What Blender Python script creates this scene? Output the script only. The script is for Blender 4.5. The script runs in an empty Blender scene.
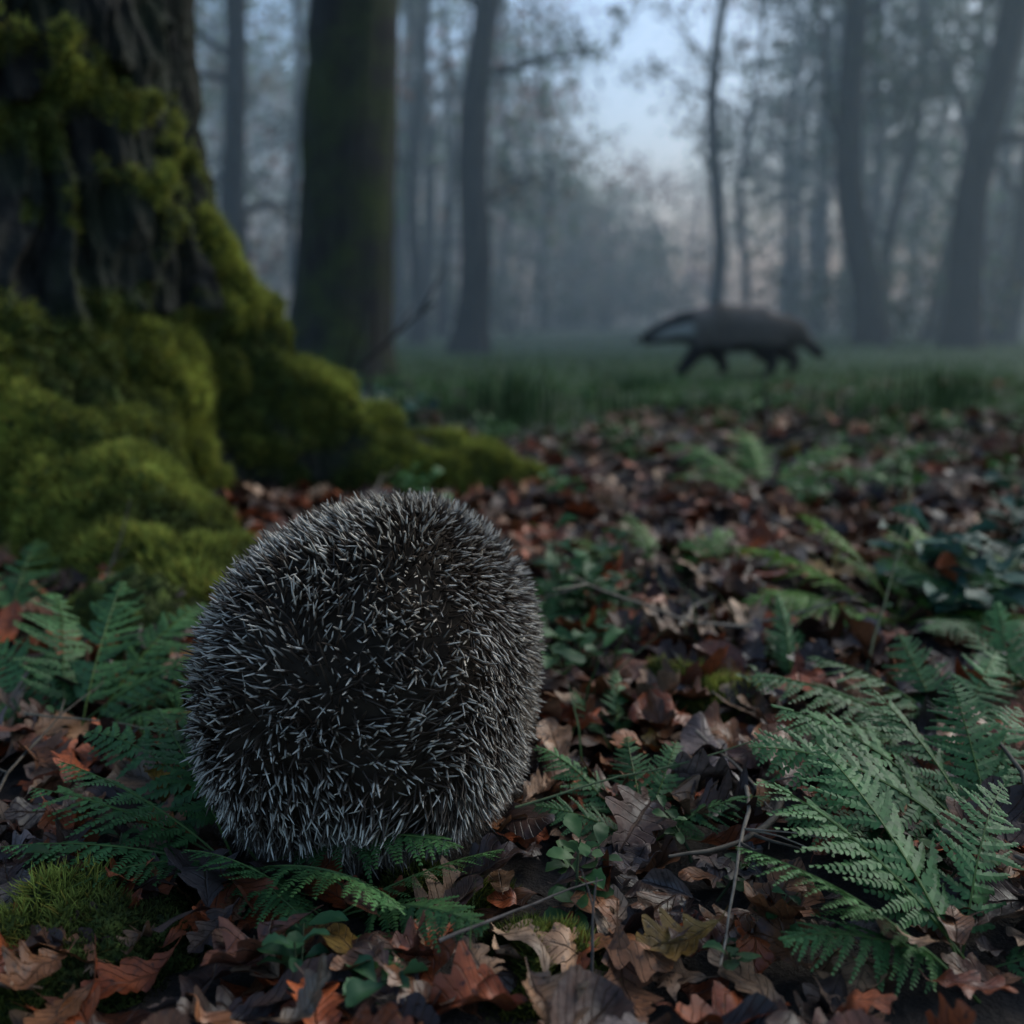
import bpy, math, numpy as np
from mathutils import Vector
rng=np.random.default_rng(7)
R=math.radians
scene=bpy.context.scene
scene.view_settings.view_transform='Standard'
scene.view_settings.look='None'
scene.view_settings.exposure=0

# ---------------------------------------------------------------- helpers
def vn(P,seed=0):
    P=np.asarray(P,dtype=np.float64); i=np.floor(P).astype(np.int64); f=P-i; f=f*f*(3-2*f)
    def h(a,b,c):
        n=(a*73856093)^(b*19349663)^(c*83492791)^(seed*2654435761)
        n=(n^(n>>13))*1274126177 & 0xffffffff
        n=(n^(n>>16))*2246822519 & 0xffffffff
        n=n^(n>>15)
        return (n&0xffff)/32767.5-1
    x,y,z=i[...,0],i[...,1],i[...,2]; fx,fy,fz=f[...,0],f[...,1],f[...,2]
    def lx(b,c): return h(x,b,c)*(1-fx)+h(x+1,b,c)*fx
    def ly(c): return lx(y,c)*(1-fy)+lx(y+1,c)*fy
    return ly(z)*(1-fz)+ly(z+1)*fz
def fbm(P,o=4,seed=0):
    s=0;a=1;t=0
    P=np.asarray(P,dtype=np.float64)
    for k in range(o):
        s=s+a*vn(P*(2.03**k)+k*7.3,seed+k); t+=a; a*=.5
    return s/t
def norm(v): return v/np.maximum(np.linalg.norm(v,axis=-1,keepdims=True),1e-9)
def ss(a,b,x):
    t=np.clip((x-a)/(b-a),0,1); return t*t*(3-2*t)

def mk(name,V,F,mat,col=None,uv=None,parent=None,smooth=True,extra=None):
    V=np.asarray(V,dtype=np.float32).reshape(-1,3); F=np.asarray(F,dtype=np.int32)
    me=bpy.data.meshes.new(name)
    n,k=F.shape
    me.vertices.add(len(V)); me.vertices.foreach_set('co',V.ravel())
    me.loops.add(n*k); me.loops.foreach_set('vertex_index',F.ravel())
    me.polygons.add(n); me.polygons.foreach_set('loop_start',np.arange(0,n*k,k,dtype=np.int32))
    me.polygons.foreach_set('use_smooth',np.full(n,smooth))
    me.update(calc_edges=True); me.validate()
    if col is not None:
        c=np.ones((len(V),4),dtype=np.float32); c[:,:3]=np.asarray(col).reshape(-1,3)
        a=me.attributes.new('col','FLOAT_COLOR','POINT'); a.data.foreach_set('color',c.ravel())
    if uv is not None:
        a=me.attributes.new('luv','FLOAT_VECTOR','POINT'); a.data.foreach_set('vector',np.asarray(uv,dtype=np.float32).ravel())
    if extra is not None:
        for kx,vx in extra.items():
            a=me.attributes.new(kx,'FLOAT','POINT'); a.data.foreach_set('value',np.asarray(vx,dtype=np.float32).ravel())
    ob=bpy.data.objects.new(name,me); scene.collection.objects.link(ob)
    me.materials.append(mat)
    if parent is not None: ob.parent=parent
    return ob
def empty(name,loc=(0,0,0)):
    e=bpy.data.objects.new(name,None); scene.collection.objects.link(e); e.empty_display_size=.1
    return e

class Acc:
    def __init__(s): s.V=[];s.F=[];s.C=[];s.U=[];s.n=0
    def add(s,V,F,C=None,U=None):
        V=np.asarray(V).reshape(-1,3)
        s.V.append(V); s.F.append(np.asarray(F)+s.n); s.n+=len(V)
        if C is not None:
            C=np.asarray(C)
            if C.ndim==1: C=np.tile(C,(len(V),1))
            s.C.append(C.reshape(-1,3))
        if U is not None: s.U.append(np.asarray(U).reshape(-1,3))
    def out(s,name,mat,parent=None,smooth=True):
        return mk(name,np.concatenate(s.V),np.concatenate(s.F),mat,
            np.concatenate(s.C) if s.C else None, np.concatenate(s.U) if s.U else None,parent,smooth)

def gz(x,y):
    x=np.asarray(x,float); y=np.asarray(y,float)
    P=np.stack([x*2.2,y*2.2,0*x],-1); P2=np.stack([x*.35+9,y*.35,0*x],-1)
    far=ss(3,14,y)
    return .016*vn(P,3)*(1-.7*ss(3.5,5,y))+.006*vn(P*3.1,4)+.06*vn(P2,5)*far

def tube(pts,rad,sides=8,seed=0,bump=0,bf=8):
    pts=np.asarray(pts,float); rad=np.asarray(rad,float); n=len(pts)
    T=norm(np.gradient(pts,axis=0))
    ref=np.array([0,1.,0]) if abs(T[0][1])<.8 else np.array([1.,0,0])
    A=norm(np.cross(T,ref)); B=np.cross(T,A)
    th=np.linspace(0,2*np.pi,sides,endpoint=False)
    D=A[:,None]*np.cos(th)[None,:,None]+B[:,None]*np.sin(th)[None,:,None]
    r=np.repeat(rad[:,None],sides,1)
    if bump>0:
        P=np.stack([np.repeat(np.cos(th)[None]*2.2,n,0),np.repeat(np.sin(th)[None]*2.2,n,0),np.repeat(pts[:,2:3]*1.2,sides,1)],-1)
        r=r*(1+bump*fbm(P*bf/4,3,seed))
    V=pts[:,None]+D*r[...,None]
    i=np.arange(n-1)[:,None]*sides; j=np.arange(sides)[None]; j2=(j+1)%sides
    F=np.stack([i+j,i+j2,i+sides+j2,i+sides+j],-1).reshape(-1,4)
    return V.reshape(-1,3),F

# ---------------------------------------------------------------- materials
def newmat(name):
    m=bpy.data.materials.new(name); m.use_nodes=True; nt=m.node_tree
    b=nt.nodes['Principled BSDF']; return m,nt,b
def N(nt,t,**kw):
    n=nt.nodes.new(t)
    for k,v in kw.items(): setattr(n,k,v)
    return n
def L(nt,a,b): nt.links.new(a,b)
def math_(nt,op,a,b=None,clamp=False):
    n=N(nt,'ShaderNodeMath',operation=op,use_clamp=clamp)
    for i,v in enumerate((a,b)):
        if v is None: continue
        if isinstance(v,(int,float)): n.inputs[i].default_value=v
        else: L(nt,v,n.inputs[i])
    return n.outputs[0]
def noise(nt,scale,detail=4,vec=None,rough=.6):
    n=N(nt,'ShaderNodeTexNoise'); n.inputs['Scale'].default_value=scale; n.inputs['Detail'].default_value=detail; n.inputs['Roughness'].default_value=rough
    if vec is not None: L(nt,vec,n.inputs['Vector'])
    return n.outputs['Fac']
def ramp(nt,fac,stops):
    n=N(nt,'ShaderNodeValToRGB'); e=n.color_ramp.elements
    while len(e)<len(stops): e.new(.5)
    for i,(p,c) in enumerate(stops):
        e[i].position=p; e[i].color=(*c,1) if len(c)==3 else c
    L(nt,fac,n.inputs[0]); return n.outputs[0]
def mix(nt,f,a,b,mode='MIX'):
    n=N(nt,'ShaderNodeMix',data_type='RGBA',blend_type=mode)
    if isinstance(f,(int,float)): n.inputs[0].default_value=f
    else: L(nt,f,n.inputs[0])
    for i,v in ((6,a),(7,b)):
        if isinstance(v,tuple): n.inputs[i].default_value=(*v,1)
        else: L(nt,v,n.inputs[i])
    return n.outputs[2]
def bump(nt,h,b,strength=.5,dist=.002):
    n=N(nt,'ShaderNodeBump'); n.inputs['Strength'].default_value=strength; n.inputs['Distance'].default_value=dist
    L(nt,h,n.inputs['Height']); L(nt,n.outputs[0],b.inputs['Normal'])
def objco(nt): return N(nt,'ShaderNodeTexCoord').outputs['Object']
def attr(nt,name): return N(nt,'ShaderNodeAttribute',attribute_name=name)

def mat_attr(name,rough=.6,spec=.3,nscale=60,var=.5,transl=0):
    m,nt,b=newmat(name); a=attr(nt,'col'); co=objco(nt)
    f=noise(nt,nscale,2,co); v=ramp(nt,f,[(.25,(1-var,)*3),(.75,(1+var*.6,)*3)])
    c=mix(nt,1.0,a.outputs['Color'],v,'MULTIPLY'); L(nt,c,b.inputs['Base Color'])
    b.inputs['Roughness'].default_value=rough; b.inputs['Specular IOR Level'].default_value=spec
    if transl>0:
        tr=N(nt,'ShaderNodeBsdfTranslucent'); L(nt,c,tr.inputs['Color'])
        mx=N(nt,'ShaderNodeMixShader'); mx.inputs[0].default_value=transl
        L(nt,b.outputs[0],mx.inputs[1]); L(nt,tr.outputs[0],mx.inputs[2]); L(nt,mx.outputs[0],nt.nodes['Material Output'].inputs[0])
    return m
M_spine=mat_attr('spine_keratin',.45,.3,200,.25)
M_fur=mat_attr('fur',.75,.15,150,.4)
M_moss=mat_attr('moss_tufts',.8,.1,14,.5,.25)
M_green=mat_attr('fern_leaf',.5,.25,35,.4,.2)
M_grass=mat_attr('grass_blades',.6,.2,3,.5,.2)
M_crown=mat_attr('tree_leaves',.6,.2,2,.5,.2)
M_twig=mat_attr('twig_bark',.75,.2,120,.5)

# dry leaf with veins
M_leaf,nt,b=newmat('dead_leaf')
a=attr(nt,'col'); uvn=attr(nt,'luv'); sx=N(nt,'ShaderNodeSeparateXYZ'); L(nt,uvn.outputs['Vector'],sx.inputs[0])
au=math_(nt,'ABSOLUTE',sx.outputs[0])
mid=math_(nt,'SUBTRACT',1.0,math_(nt,'MULTIPLY',au,14.0),True)
s1=math_(nt,'SUBTRACT',math_(nt,'MULTIPLY',sx.outputs[1],9.0),math_(nt,'MULTIPLY',au,1.3))
fr=math_(nt,'ABSOLUTE',math_(nt,'SUBTRACT',math_(nt,'FRACT',s1),.5))
side=math_(nt,'SUBTRACT',1.0,math_(nt,'MULTIPLY',fr,12.0),True)
side=math_(nt,'MULTIPLY',side,.7)
vein=math_(nt,'MAXIMUM',mid,side)
co=objco(nt)
f1=noise(nt,45,4,co); f2=noise(nt,230,3,co,.7); f3=noise(nt,14,2,co)
c=mix(nt,1.0,a.outputs['Color'],ramp(nt,f1,[(.3,(.42,.38,.36)),(.7,(1.45,1.35,1.25))]),'MULTIPLY')
c=mix(nt,ramp(nt,f2,[(.54,(0,0,0)),(.70,(.85,.85,.85))]),c,(.018,.012,.01))
c=mix(nt,math_(nt,'MULTIPLY',vein,.3),c,(.22,.14,.09))
L(nt,c,b.inputs['Base Color'])
L(nt,ramp(nt,f3,[(.35,(.3,)*3),(.65,(.65,)*3)]),b.inputs['Roughness'])
b.inputs['Specular IOR Level'].default_value=.35
h=math_(nt,'ADD',math_(nt,'MULTIPLY',vein,1.0),math_(nt,'MULTIPLY',f1,1.6))
bump(nt,h,b,.8,.002)

def mat_bark(name,mossbase=0.,scale=1.,c0=(.008,.008,.007),c1=(.05,.045,.038),use_attr=False,mossgain=1.):
    m,nt,b=newmat(name); co=objco(nt)
    mp=N(nt,'ShaderNodeMapping'); L(nt,co,mp.inputs[0]); mp.inputs['Scale'].default_value=(1,1,.22)
    f=noise(nt,38*scale,5,mp.outputs[0],.65); g=noise(nt,120*scale,3,co,.7)
    c=ramp(nt,f,[(.35,c0),(.62,c1)])
    c=mix(nt,.6,c,ramp(nt,g,[(.3,(.4,)*3),(.7,(1.3,)*3)]),'MULTIPLY')
    if use_attr:
        mm=attr(nt,'moss').outputs['Fac']
        alg=noise(nt,9,4,co); c=mix(nt,ramp(nt,alg,[(.4,(0,0,0)),(.65,(.6,.6,.6))]),c,(.020,.028,.011))
    else:
        n2=noise(nt,5*scale,4,co)
        mm=math_(nt,'MULTIPLY',math_(nt,'SUBTRACT',math_(nt,'ADD',n2,mossbase),.5),5.0,True)
    mg=noise(nt,70*scale,4,co)
    mc=ramp(nt,mg,[(.3,tuple(mossgain*v for v in(.014,.02,.006))),(.55,tuple(mossgain*v for v in(.06,.08,.016))),(.75,tuple(mossgain*v for v in(.14,.17,.03)))])
    c=mix(nt,mm,c,mc); L(nt,c,b.inputs['Base Color'])
    b.inputs['Roughness'].default_value=.8; b.inputs['Specular IOR Level'].default_value=.2
    hh=math_(nt,'ADD',f,math_(nt,'MULTIPLY',g,.35)); bump(nt,hh,b,.9,.02/scale)
    return m
M_barkmain=mat_bark('oak_bark_mossy',use_attr=True,c0=(.006,.006,.005),c1=(.038,.034,.028))
M_bark2=mat_bark('oak_bark_moss_side',.09,.8,c1=(.035,.032,.028),mossgain=.65)
M_bark3=mat_bark('forest_bark',-.12,.5,(.008,.008,.008),(.036,.034,.031))
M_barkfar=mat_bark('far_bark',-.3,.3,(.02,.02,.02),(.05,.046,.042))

# ground
M_ground,nt,b=newmat('forest_floor'); co=objco(nt)
f=noise(nt,55,6,co,.7); g=noise(nt,7,5,co); s=N(nt,'ShaderNodeSeparateXYZ'); L(nt,co,s.inputs[0])
soil=ramp(nt,f,[(.3,(.010,.007,.006)),(.6,(.045,.030,.020)),(.8,(.08,.05,.033))])
grs=ramp(nt,f,[(.3,(.028,.052,.018)),(.6,(.07,.12,.042)),(.8,(.10,.15,.06))])
gm=math_(nt,'ADD',math_(nt,'MULTIPLY',math_(nt,'SUBTRACT',s.outputs[1],2.4),.5),math_(nt,'MULTIPLY',math_(nt,'SUBTRACT',g,.5),3.0),True)
L(nt,mix(nt,gm,soil,grs),b.inputs['Base Color']); b.inputs['Roughness'].default_value=.85
bump(nt,f,b,.9,.012)

# ---------------------------------------------------------------- camera/world/sun
PITCH=11.14; CH=.31
cam=bpy.data.cameras.new('camera'); co_=bpy.data.objects.new('camera',cam); scene.collection.objects.link(co_)
co_.location=(0,0,CH); co_.rotation_euler=(R(90-PITCH),0,0)
cam.sensor_width=36; cam.lens=35.16; cam.clip_start=.02; cam.clip_end=1000
cam.dof.use_dof=True; cam.dof.focus_distance=.53; cam.dof.aperture_fstop=4.8
scene.camera=co_
SAZ,SEL=R(55),R(36)
w=bpy.data.worlds.new('World'); scene.world=w; w.use_nodes=True; nt=w.node_tree
sky=N(nt,'ShaderNodeTexSky',sky_type='NISHITA'); sky.sun_disc=False; sky.sun_elevation=SEL; sky.sun_rotation=SAZ
sky.air_density=1.0; sky.dust_density=3.0; sky.ozone_density=2.2
bg=nt.nodes['Background']; L(nt,mix(nt,1.0,sky.outputs[0],(1.20,1.42,1.52),'MULTIPLY'),bg.inputs[0]); bg.inputs[1].default_value=.15
sl=bpy.data.lights.new('sun','SUN'); so=bpy.data.objects.new('sun',sl); scene.collection.objects.link(so)
sl.energy=.65; sl.angle=R(40); sl.color=(1,.95,.88)
d=Vector((math.sin(SAZ)*math.cos(SEL),math.cos(SAZ)*math.cos(SEL),math.sin(SEL)))
so.rotation_euler=(-d).to_track_quat('-Z','Y').to_euler()

# ---------------------------------------------------------------- ground
ys=np.concatenate([np.linspace(-6,0,14)[:-1],np.linspace(0,4,170),np.geomspace(4.05,220,120)])
xs=np.concatenate([-np.geomspace(200,3.05,50),np.linspace(-3,3,220),np.geomspace(3.05,200,50)])
X,Y=np.meshgrid(xs,ys); Z=gz(X,Y)
nx,ny=len(xs),len(ys); i=np.arange(ny-1)[:,None]*nx; j=np.arange(nx-1)[None]
F=np.stack([i+j,i+j+1,i+nx+j+1,i+nx+j],-1).reshape(-1,4)
mk('ground',np.stack([X,Y,Z],-1),F,M_ground)

# ---------------------------------------------------------------- leaf batches
def leaves(P,yaw,pitch,roll,Ln,Wd,lobe,nl,curl,fold,S,cols,across=5,seed=1,petiole=.12,ruff=.08):
    """returns V,F,C,U for N curved lobed leaves"""
    n=len(P); r=np.random.default_rng(seed)
    t=np.linspace(0,1,S)[None,:,None]; u=np.linspace(-1,1,across)[None,None,:]
    tb=np.clip((t-petiole)/(1-petiole),0,1)
    env=np.sin(np.pi*np.clip(tb,0,1)**1.15)**.75*(1-.12*tb)
    ph=r.random((n,1,1))*1.0+.3*np.sign(u)*r.random((n,1,1))
    lo=.5+.5*np.cos(2*np.pi*(nl[:,None,None]*tb+ph)); lo=lo**.6
    wj=1+.22*vn(np.stack([np.broadcast_to(t*6,(n,S,across)),np.broadcast_to(np.sign(u)*3+0*t,(n,S,across)),np.broadcast_to(r.random((n,1,1))*99,(n,S,across))],-1),seed)
    lb=lobe[:,None,None]
    w=env*((1-lb)+lb*lo)*wj
    w=np.maximum(w,.025)
    y=u*w*Wd[:,None,None]*.5
    x=(t-.5)*Ln[:,None,None]+np.abs(u)*w*.10*Ln[:,None,None]*(tb<.97)
    Lc=Ln[:,None,None]; q=(x/Lc)
    nzp=np.stack([np.broadcast_to(q*5,(n,S,across)),np.broadcast_to(y/Lc*6,(n,S,across)),np.broadcast_to(r.random((n,1,1))*77,(n,S,across))],-1)
    z=fold[:,None,None]*np.abs(y)+curl[:,None,None]*(q**2)*Lc+ruff*Lc*vn(nzp,seed+5)
    cc=(r.random((n,1,1))-.3)*1.4
    z=z+cc*(y**2)/Wd[:,None,None]*1.6
    V=np.stack([np.broadcast_to(x,z.shape),np.broadcast_to(y,z.shape),z],-1)
    cr,sr=np.cos(roll)[:,None,None],np.sin(roll)[:,None,None]
    V=np.stack([V[...,0],V[...,1]*cr-V[...,2]*sr,V[...,1]*sr+V[...,2]*cr],-1)
    cp,sp=np.cos(pitch)[:,None,None],np.sin(pitch)[:,None,None]
    V=np.stack([V[...,0]*cp-V[...,2]*sp,V[...,1],V[...,0]*sp+V[...,2]*cp],-1)
    cy,sy=np.cos(yaw)[:,None,None],np.sin(yaw)[:,None,None]
    V=np.stack([V[...,0]*cy-V[...,1]*sy,V[...,0]*sy+V[...,1]*cy,V[...,2]],-1)
    V=V+P[:,None,None,:]
    k=S*across; base=(np.arange(n)*k)[:,None,None]; ii=np.arange(S-1)[None,:,None]*across; jj=np.arange(across-1)[None,None,:]
    a0=base+ii+jj
    F=np.stack([a0,a0+1,a0+across+1,a0+across],-1).reshape(-1,4)
    C=np.broadcast_to(cols[:,None,None,:],(n,S,across,3)).reshape(-1,3)
    U=np.stack([np.broadcast_to(u,(n,S,across)),np.broadcast_to(tb,(n,S,across)),np.zeros((n,S,across))],-1).reshape(-1,3)
    return V.reshape(-1,3),F,C,U

HX,HY=-.088,.575
TCX,TCY=-.90,1.70
pal=np.array([(.22,.090,.038),(.31,.175,.098),(.32,.078,.025),(.065,.036,.028),(.13,.095,.085),(.36,.235,.15),(.15,.056,.032),(.34,.19,.04)])
pw=np.array([.22,.13,.21,.18,.10,.05,.10,.01]); pw/=pw.sum()
def scatter(n,y0,y1,wf,wm,r):
    y=y0+(y1-y0)*r.random(n)**.75; x=(r.random(n)*2-1)*(wf*y+wm); return x,y
acc=Acc()
def litter(n,y0,y1,S,ac,seed,lift,smin,smax,tilt=.25):
    r=np.random.default_rng(seed)
    x,y=scatter(n,y0,y1,.62,.35,r)
    hog=((x-HX)/.088)**2+((y-HY-.015)/.105)**2<1
    dens=vn(np.stack([x*1.8,y*1.8,0*x],-1),11)
    keep=~hog & (np.hypot(x-TCX,y-TCY)>.42) & (dens>-1.1+.35*ss(.8,1.5,y)+1.5*ss(2.1,3.8,y)+.6*(r.random(n)-.5))
    x,y=x[keep],y[keep]; n=len(x)
    z=gz(x,y)+lift*r.random(n)+.004
    P=np.stack([x,y,z],-1)
    Ln=(smin+(smax-smin)*r.random(n)**1.3)*(.72+.28*ss(.4,.8,y)); Wd=Ln*(.5+.2*r.random(n))
    simple=r.random(n)<.30
    lobe=np.where(simple,.06,.42+.25*r.random(n)); nl=np.where(simple,9.,3.4+1.6*r.random(n))
    Wd=np.where(simple,Wd*.8,Wd)
    c=pal[r.choice(len(pal),n,p=pw)]*(.42+.85*r.random((n,1)))
    acc.add(*leaves(P,r.random(n)*6.283,r.normal(0,tilt,n),r.normal(0,tilt*1.2,n),Ln,Wd,lobe,nl,r.normal(.1,.5,n),r.normal(.2,.3,n),S,c,ac,seed,ruff=.11))
litter(4200,.22,1.6,26,5,21,.024,.035,.092,.24)
litter(600,.22,.8,26,5,24,.026,.035,.080,.24)
litter(4600,1.4,4.4,12,5,22,.02,.05,.10)
litter(700,3.6,7,8,3,23,.005,.05,.08)
acc.out('leaf_litter',M_leaf)

# ---------------------------------------------------------------- main mossy oak
roots=[(R(3),.62,.160,.12),(R(-50),.62,.125,.19),(R(-112),.22,.12,.16),(R(60),.35,.15,.2),(R(130),.4,.15,.2),(R(190),.35,.15,.25),(R(-150),.35,.13,.2)]
def trunk_r(th,z):
    zz=np.maximum(z,0)
    r=.355-.012*zz+.07*np.exp(-zz/.30)
    wob=.10*vn(np.stack([np.cos(th)*2,np.sin(th)*2,z*4],-1),40)
    for i,(a,A,h,s) in enumerate(roots):
        dth=(th-a-wob*.8+np.pi)%(2*np.pi)-np.pi
        sg=s+.50*zz
        r=r+A*np.exp(-(dth/sg)**2)*np.exp(-zz/h)
    r=r+.020*np.cos(5*th+1+2*zz)*ss(.1,.5,zz)
    return r
nth=900; zs=np.concatenate([np.linspace(-.06,-.005,6),np.geomspace(.002,.3,140),np.linspace(.305,1.3,140),np.linspace(1.35,5.5,50)])
TH,ZZ=np.meshgrid(np.linspace(0,2*np.pi,nth,endpoint=False),zs)
rr=trunk_r(TH,ZZ)
P0=np.stack([TCX+rr*np.cos(TH),TCY+rr*np.sin(TH),ZZ],-1)
mn=fbm(P0*5,4,50); mn2=fbm(P0*18,3,51)
flare=ss(.40,.52,rr)
dl=((TH-R(-112)+np.pi)%(2*np.pi)-np.pi)
mossm=.34+.48*flare+1.15*mn+1.3*mn2-1.05*ss(.12,.82,ZZ)+.45*np.cos(TH-R(-12))-.85*np.exp(-(dl/R(34))**2)
mossm=ss(.26,.66,mossm)
q=np.stack([np.cos(TH)*7.5,np.sin(TH)*7.5,ZZ*2.2],-1)
q[...,0]+=.5*vn(P0*6,60); q[...,1]+=.5*vn(P0*6,61)
ridge=1-2*np.abs(vn(q*1.6,62)); ridge2=1-2*np.abs(vn(q*np.array([3.5,3.5,5.])+5,63))
dr=.022*ridge+.015*ridge2+.009*fbm(P0*40,3,64)
lump=fbm(P0*9,2,65); lump2=np.abs(vn(P0*22,66))
ml=.040*lump+.026*lump2+.012*np.abs(vn(P0*50,69))+.006
cav_shade=np.clip(.5+1.1*lump+.9*(lump2-.35),0,1)  # crevice shade for the moss colour: dark in hollows, bright on lumps
dr=dr*(1-.7*mossm)+ml*mossm
rr2=rr+dr
V=np.stack([TCX+rr2*np.cos(TH),TCY+rr2*np.sin(TH),ZZ+mossm*(.022*fbm(P0*11,3,67)+.020*np.abs(vn(P0*22,66)))*ss(0,.05,ZZ)],-1)
ny=len(zs); i=np.arange(ny-1)[:,None]*nth; j=np.arange(nth)[None]; j2=(j+1)%nth
TF=np.stack([i+j,i+j2,i+nth+j2,i+nth+j],-1).reshape(-1,4)
oak=empty('mossy_oak_tree')
mk('trunk',V,TF,M_barkmain,parent=oak,extra={'moss':mossm})
def tufts(Vf,F,wgt,n,lmin,lmax,wd,seed,up=.35,rnd=.8,acc=None,cavity_shade=None):
    r=np.random.default_rng(seed)
    q=Vf[F]; c1=np.cross(q[:,2]-q[:,0],q[:,3]-q[:,1]); ar=np.linalg.norm(c1,axis=1)
    nn=norm(c1); wf=wgt[F].mean(1)*ar; wf/=wf.sum()
    k=r.choice(len(F),n,p=wf); a,b=r.random((n,1)),r.random((n,1))
    p=q[k,0]*(1-a)*(1-b)+q[k,1]*a*(1-b)+q[k,2]*a*b+q[k,3]*(1-a)*b
    dd=norm(nn[k]+np.array([0,0,up])+rnd*r.normal(0,.6,(n,3)))
    sd=norm(np.cross(dd,r.normal(0,1,(n,3))))
    cl=np.clip(fbm(p*11,3,seed)*1.0+.5,0,1)[:,None]; pk=r.random((n,1))
    if cavity_shade is not None: cl=np.clip(.4*cl+.6*cavity_shade[F[k,0]][:,None],0,1)  # painted crevice shade blended into the tuft tone
    cl=cl*cl*(3-2*cl)
    ln=(lmin+(lmax-lmin)*r.random((n,1)))*(.5+.9*cl)
    Vt=np.stack([p-sd*wd,p+sd*wd,p+dd*ln],1)
    base=np.array([.026,.036,.011])*(1-cl)+np.array([.37,.40,.075])*cl
    brown=(r.random((n,1))<.10); base=np.where(brown,base*np.array([1.1,.75,.7]),base)
    c=base*(.5+.9*pk)
    C=np.repeat(c[:,None],3,1); C=np.minimum(C*np.array([.35,.35,1.6])[None,:,None],.8)
    acc.add(Vt.reshape(-1,3),np.arange(3*n).reshape(-1,3),C.reshape(-1,3))
ma=Acc()
Vr=V.reshape(-1,3); vis=(ZZ.ravel()<1.1)&(ZZ.ravel()>-.01)
w0=mossm.ravel()**1.5*vis*(.3+.7*(Vr[:,1]<TCY+.3))
tufts(Vr,TF,w0,150000,.006,.016,.0012,71,acc=ma,cavity_shade=cav_shade.ravel())
ma.out('moss_growth',M_moss,oak,smooth=False)
def branch(p,az,el,ln,n,r,wig,gup=.0):
    pts=[p]; 
    for k in range(n):
        az+=r.normal(0,wig); el+=r.normal(gup,wig*.6)
        d=np.array([math.cos(az)*math.cos(el),math.sin(az)*math.cos(el),math.sin(el)])
        pts.append(pts[-1]+d*ln/n)
    return np.array(pts),az,el
def quadleaves(P,size,cols,r,acc):
    n=len(P); d=norm(r.normal(0,1,(n,3))); s=norm(np.cross(d,r.normal(0,1,(n,3)))); sz=size*(.6+.8*r.random((n,1)))
    k=np.cross(d,s)
    V=np.stack([P-d*sz*.5,P+s*sz*.32+k*sz*.08,P+d*sz*.5,P-s*sz*.32+k*sz*.08],1)
    acc.add(V.reshape(-1,3),np.arange(4*n).reshape(-1,4),np.repeat(cols[:,None],4,1).reshape(-1,3))
leafpal=np.array([(.055,.10,.025),(.04,.08,.025),(.08,.11,.03),(.14,.085,.03),(.03,.055,.02)])
def crown(acc,lacc,tp,tr,H,start,nl,ll,r,nleaf,lsz,warm=0.,low=0):
    for k in range(nl):
        t=start+(1-start)*(k+r.random())/nl
        idx=min(int(t*(len(tp)-1)),len(tp)-2); p=tp[idx]
        az=r.random()*6.283; el=r.uniform(.05,.8)
        l=ll*(1-.55*t)*r.uniform(.6,1.2); rad=max(tr[idx]*.38,.012)
        bp,a2,e2=branch(p,az,el,l,7,r,.22,.04)
        acc.add(*tube(bp,np.linspace(rad,rad*.25,8),6))
        for m in range(5):
            q=bp[r.integers(2,8)]
            sp,a3,e3=branch(q,a2+r.normal(0,.9),r.normal(.25,.5),l*.42,5,r,.3)
            acc.add(*tube(sp,np.linspace(rad*.32,rad*.08,6),4))
            for s in range(4):
                q2=sp[r.integers(1,6)]
                tw,_,_=branch(q2,a3+r.normal(0,1.2),r.normal(.05,.6),l*.2+.15,3,r,.35)
                acc.add(*tube(tw,np.linspace(rad*.1,rad*.03,4),3))
                nn=int(nleaf*r.uniform(.2,1.6))
                if nn>0:
                    a=r.random((nn,1)); ii=r.integers(0,3,nn)
                    P=tw[ii]*(1-a)+tw[ii+1]*a+r.normal(0,.07,(nn,3))
                    wts=np.array([.3,.25,.2,.1+warm,.15]); wts/=wts.sum()
                    quadleaves(P,lsz,leafpal[r.choice(5,nn,p=wts)]*r.uniform(.6,1.3,(nn,1)),r,lacc)
r=np.random.default_rng(5)
acc=Acc(); la=Acc()
tp,_,_=branch(np.array([TCX,TCY,5.2]),0,1.5,5,10,r,.06)
trd=np.linspace(.30,.08,11); acc.add(*tube(tp,trd,16))
crown(acc,la,tp,trd,10,.0,10,3.0,r,6,.08)
acc.out('limbs',M_bark3,oak); la.out('foliage',M_crown,oak,smooth=False)

# ---------------------------------------------------------------- forest trees
def tree(name,pb,pt,wpx,y,mat,seed,H=9,nl=10,ll=2.2,nleaf=9,start=.16,curv=.05,lsz=.06,flare=.5,warm=0.,zv=None):
    r=np.random.default_rng(seed); D=.98*y+.06
    xb=(pb-512)/1000*D; xt=(pt-512)/1000*D; ztop=.31+.287*D; slope=(xt-xb)/ztop
    r0=wpx/1000*D/2
    n=60; z=np.linspace(-.1,H,n)
    amp=curv*r.uniform(.6,1.3); ph=r.random()*6
    xc=xb+slope*z*np.clip(1.25-.25*z/ztop,.4,2)+amp*np.sin(z*1.3+ph)*ss(0,1.5,z)
    yc=y+amp*np.sin(z*1.1+ph*2)*ss(0,1.5,z)
    g=float(gz(xb,y)); tp=np.stack([xc,yc,z+g],-1)
    tr=r0*(1-.8*np.clip(z/H,0,1))*(1+flare*np.exp(-np.maximum(z,0)/.22)); tr=np.maximum(tr,.012)
    e=empty(name); acc=Acc(); la=Acc()
    acc.add(*tube(tp,tr,28,seed,.22,8))
    crown(acc,la,tp,tr,H,start,nl,ll,r,nleaf,lsz,warm)
    acc.out('trunk_and_branches',mat,e)
    if la.n: la.out('foliage',M_crown,e,smooth=False)
tree('mossy_forest_tree',335,372,92,5.2,M_bark2,101,H=10,nl=9,ll=2.6,start=.22,curv=.03,flare=.4)
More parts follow.
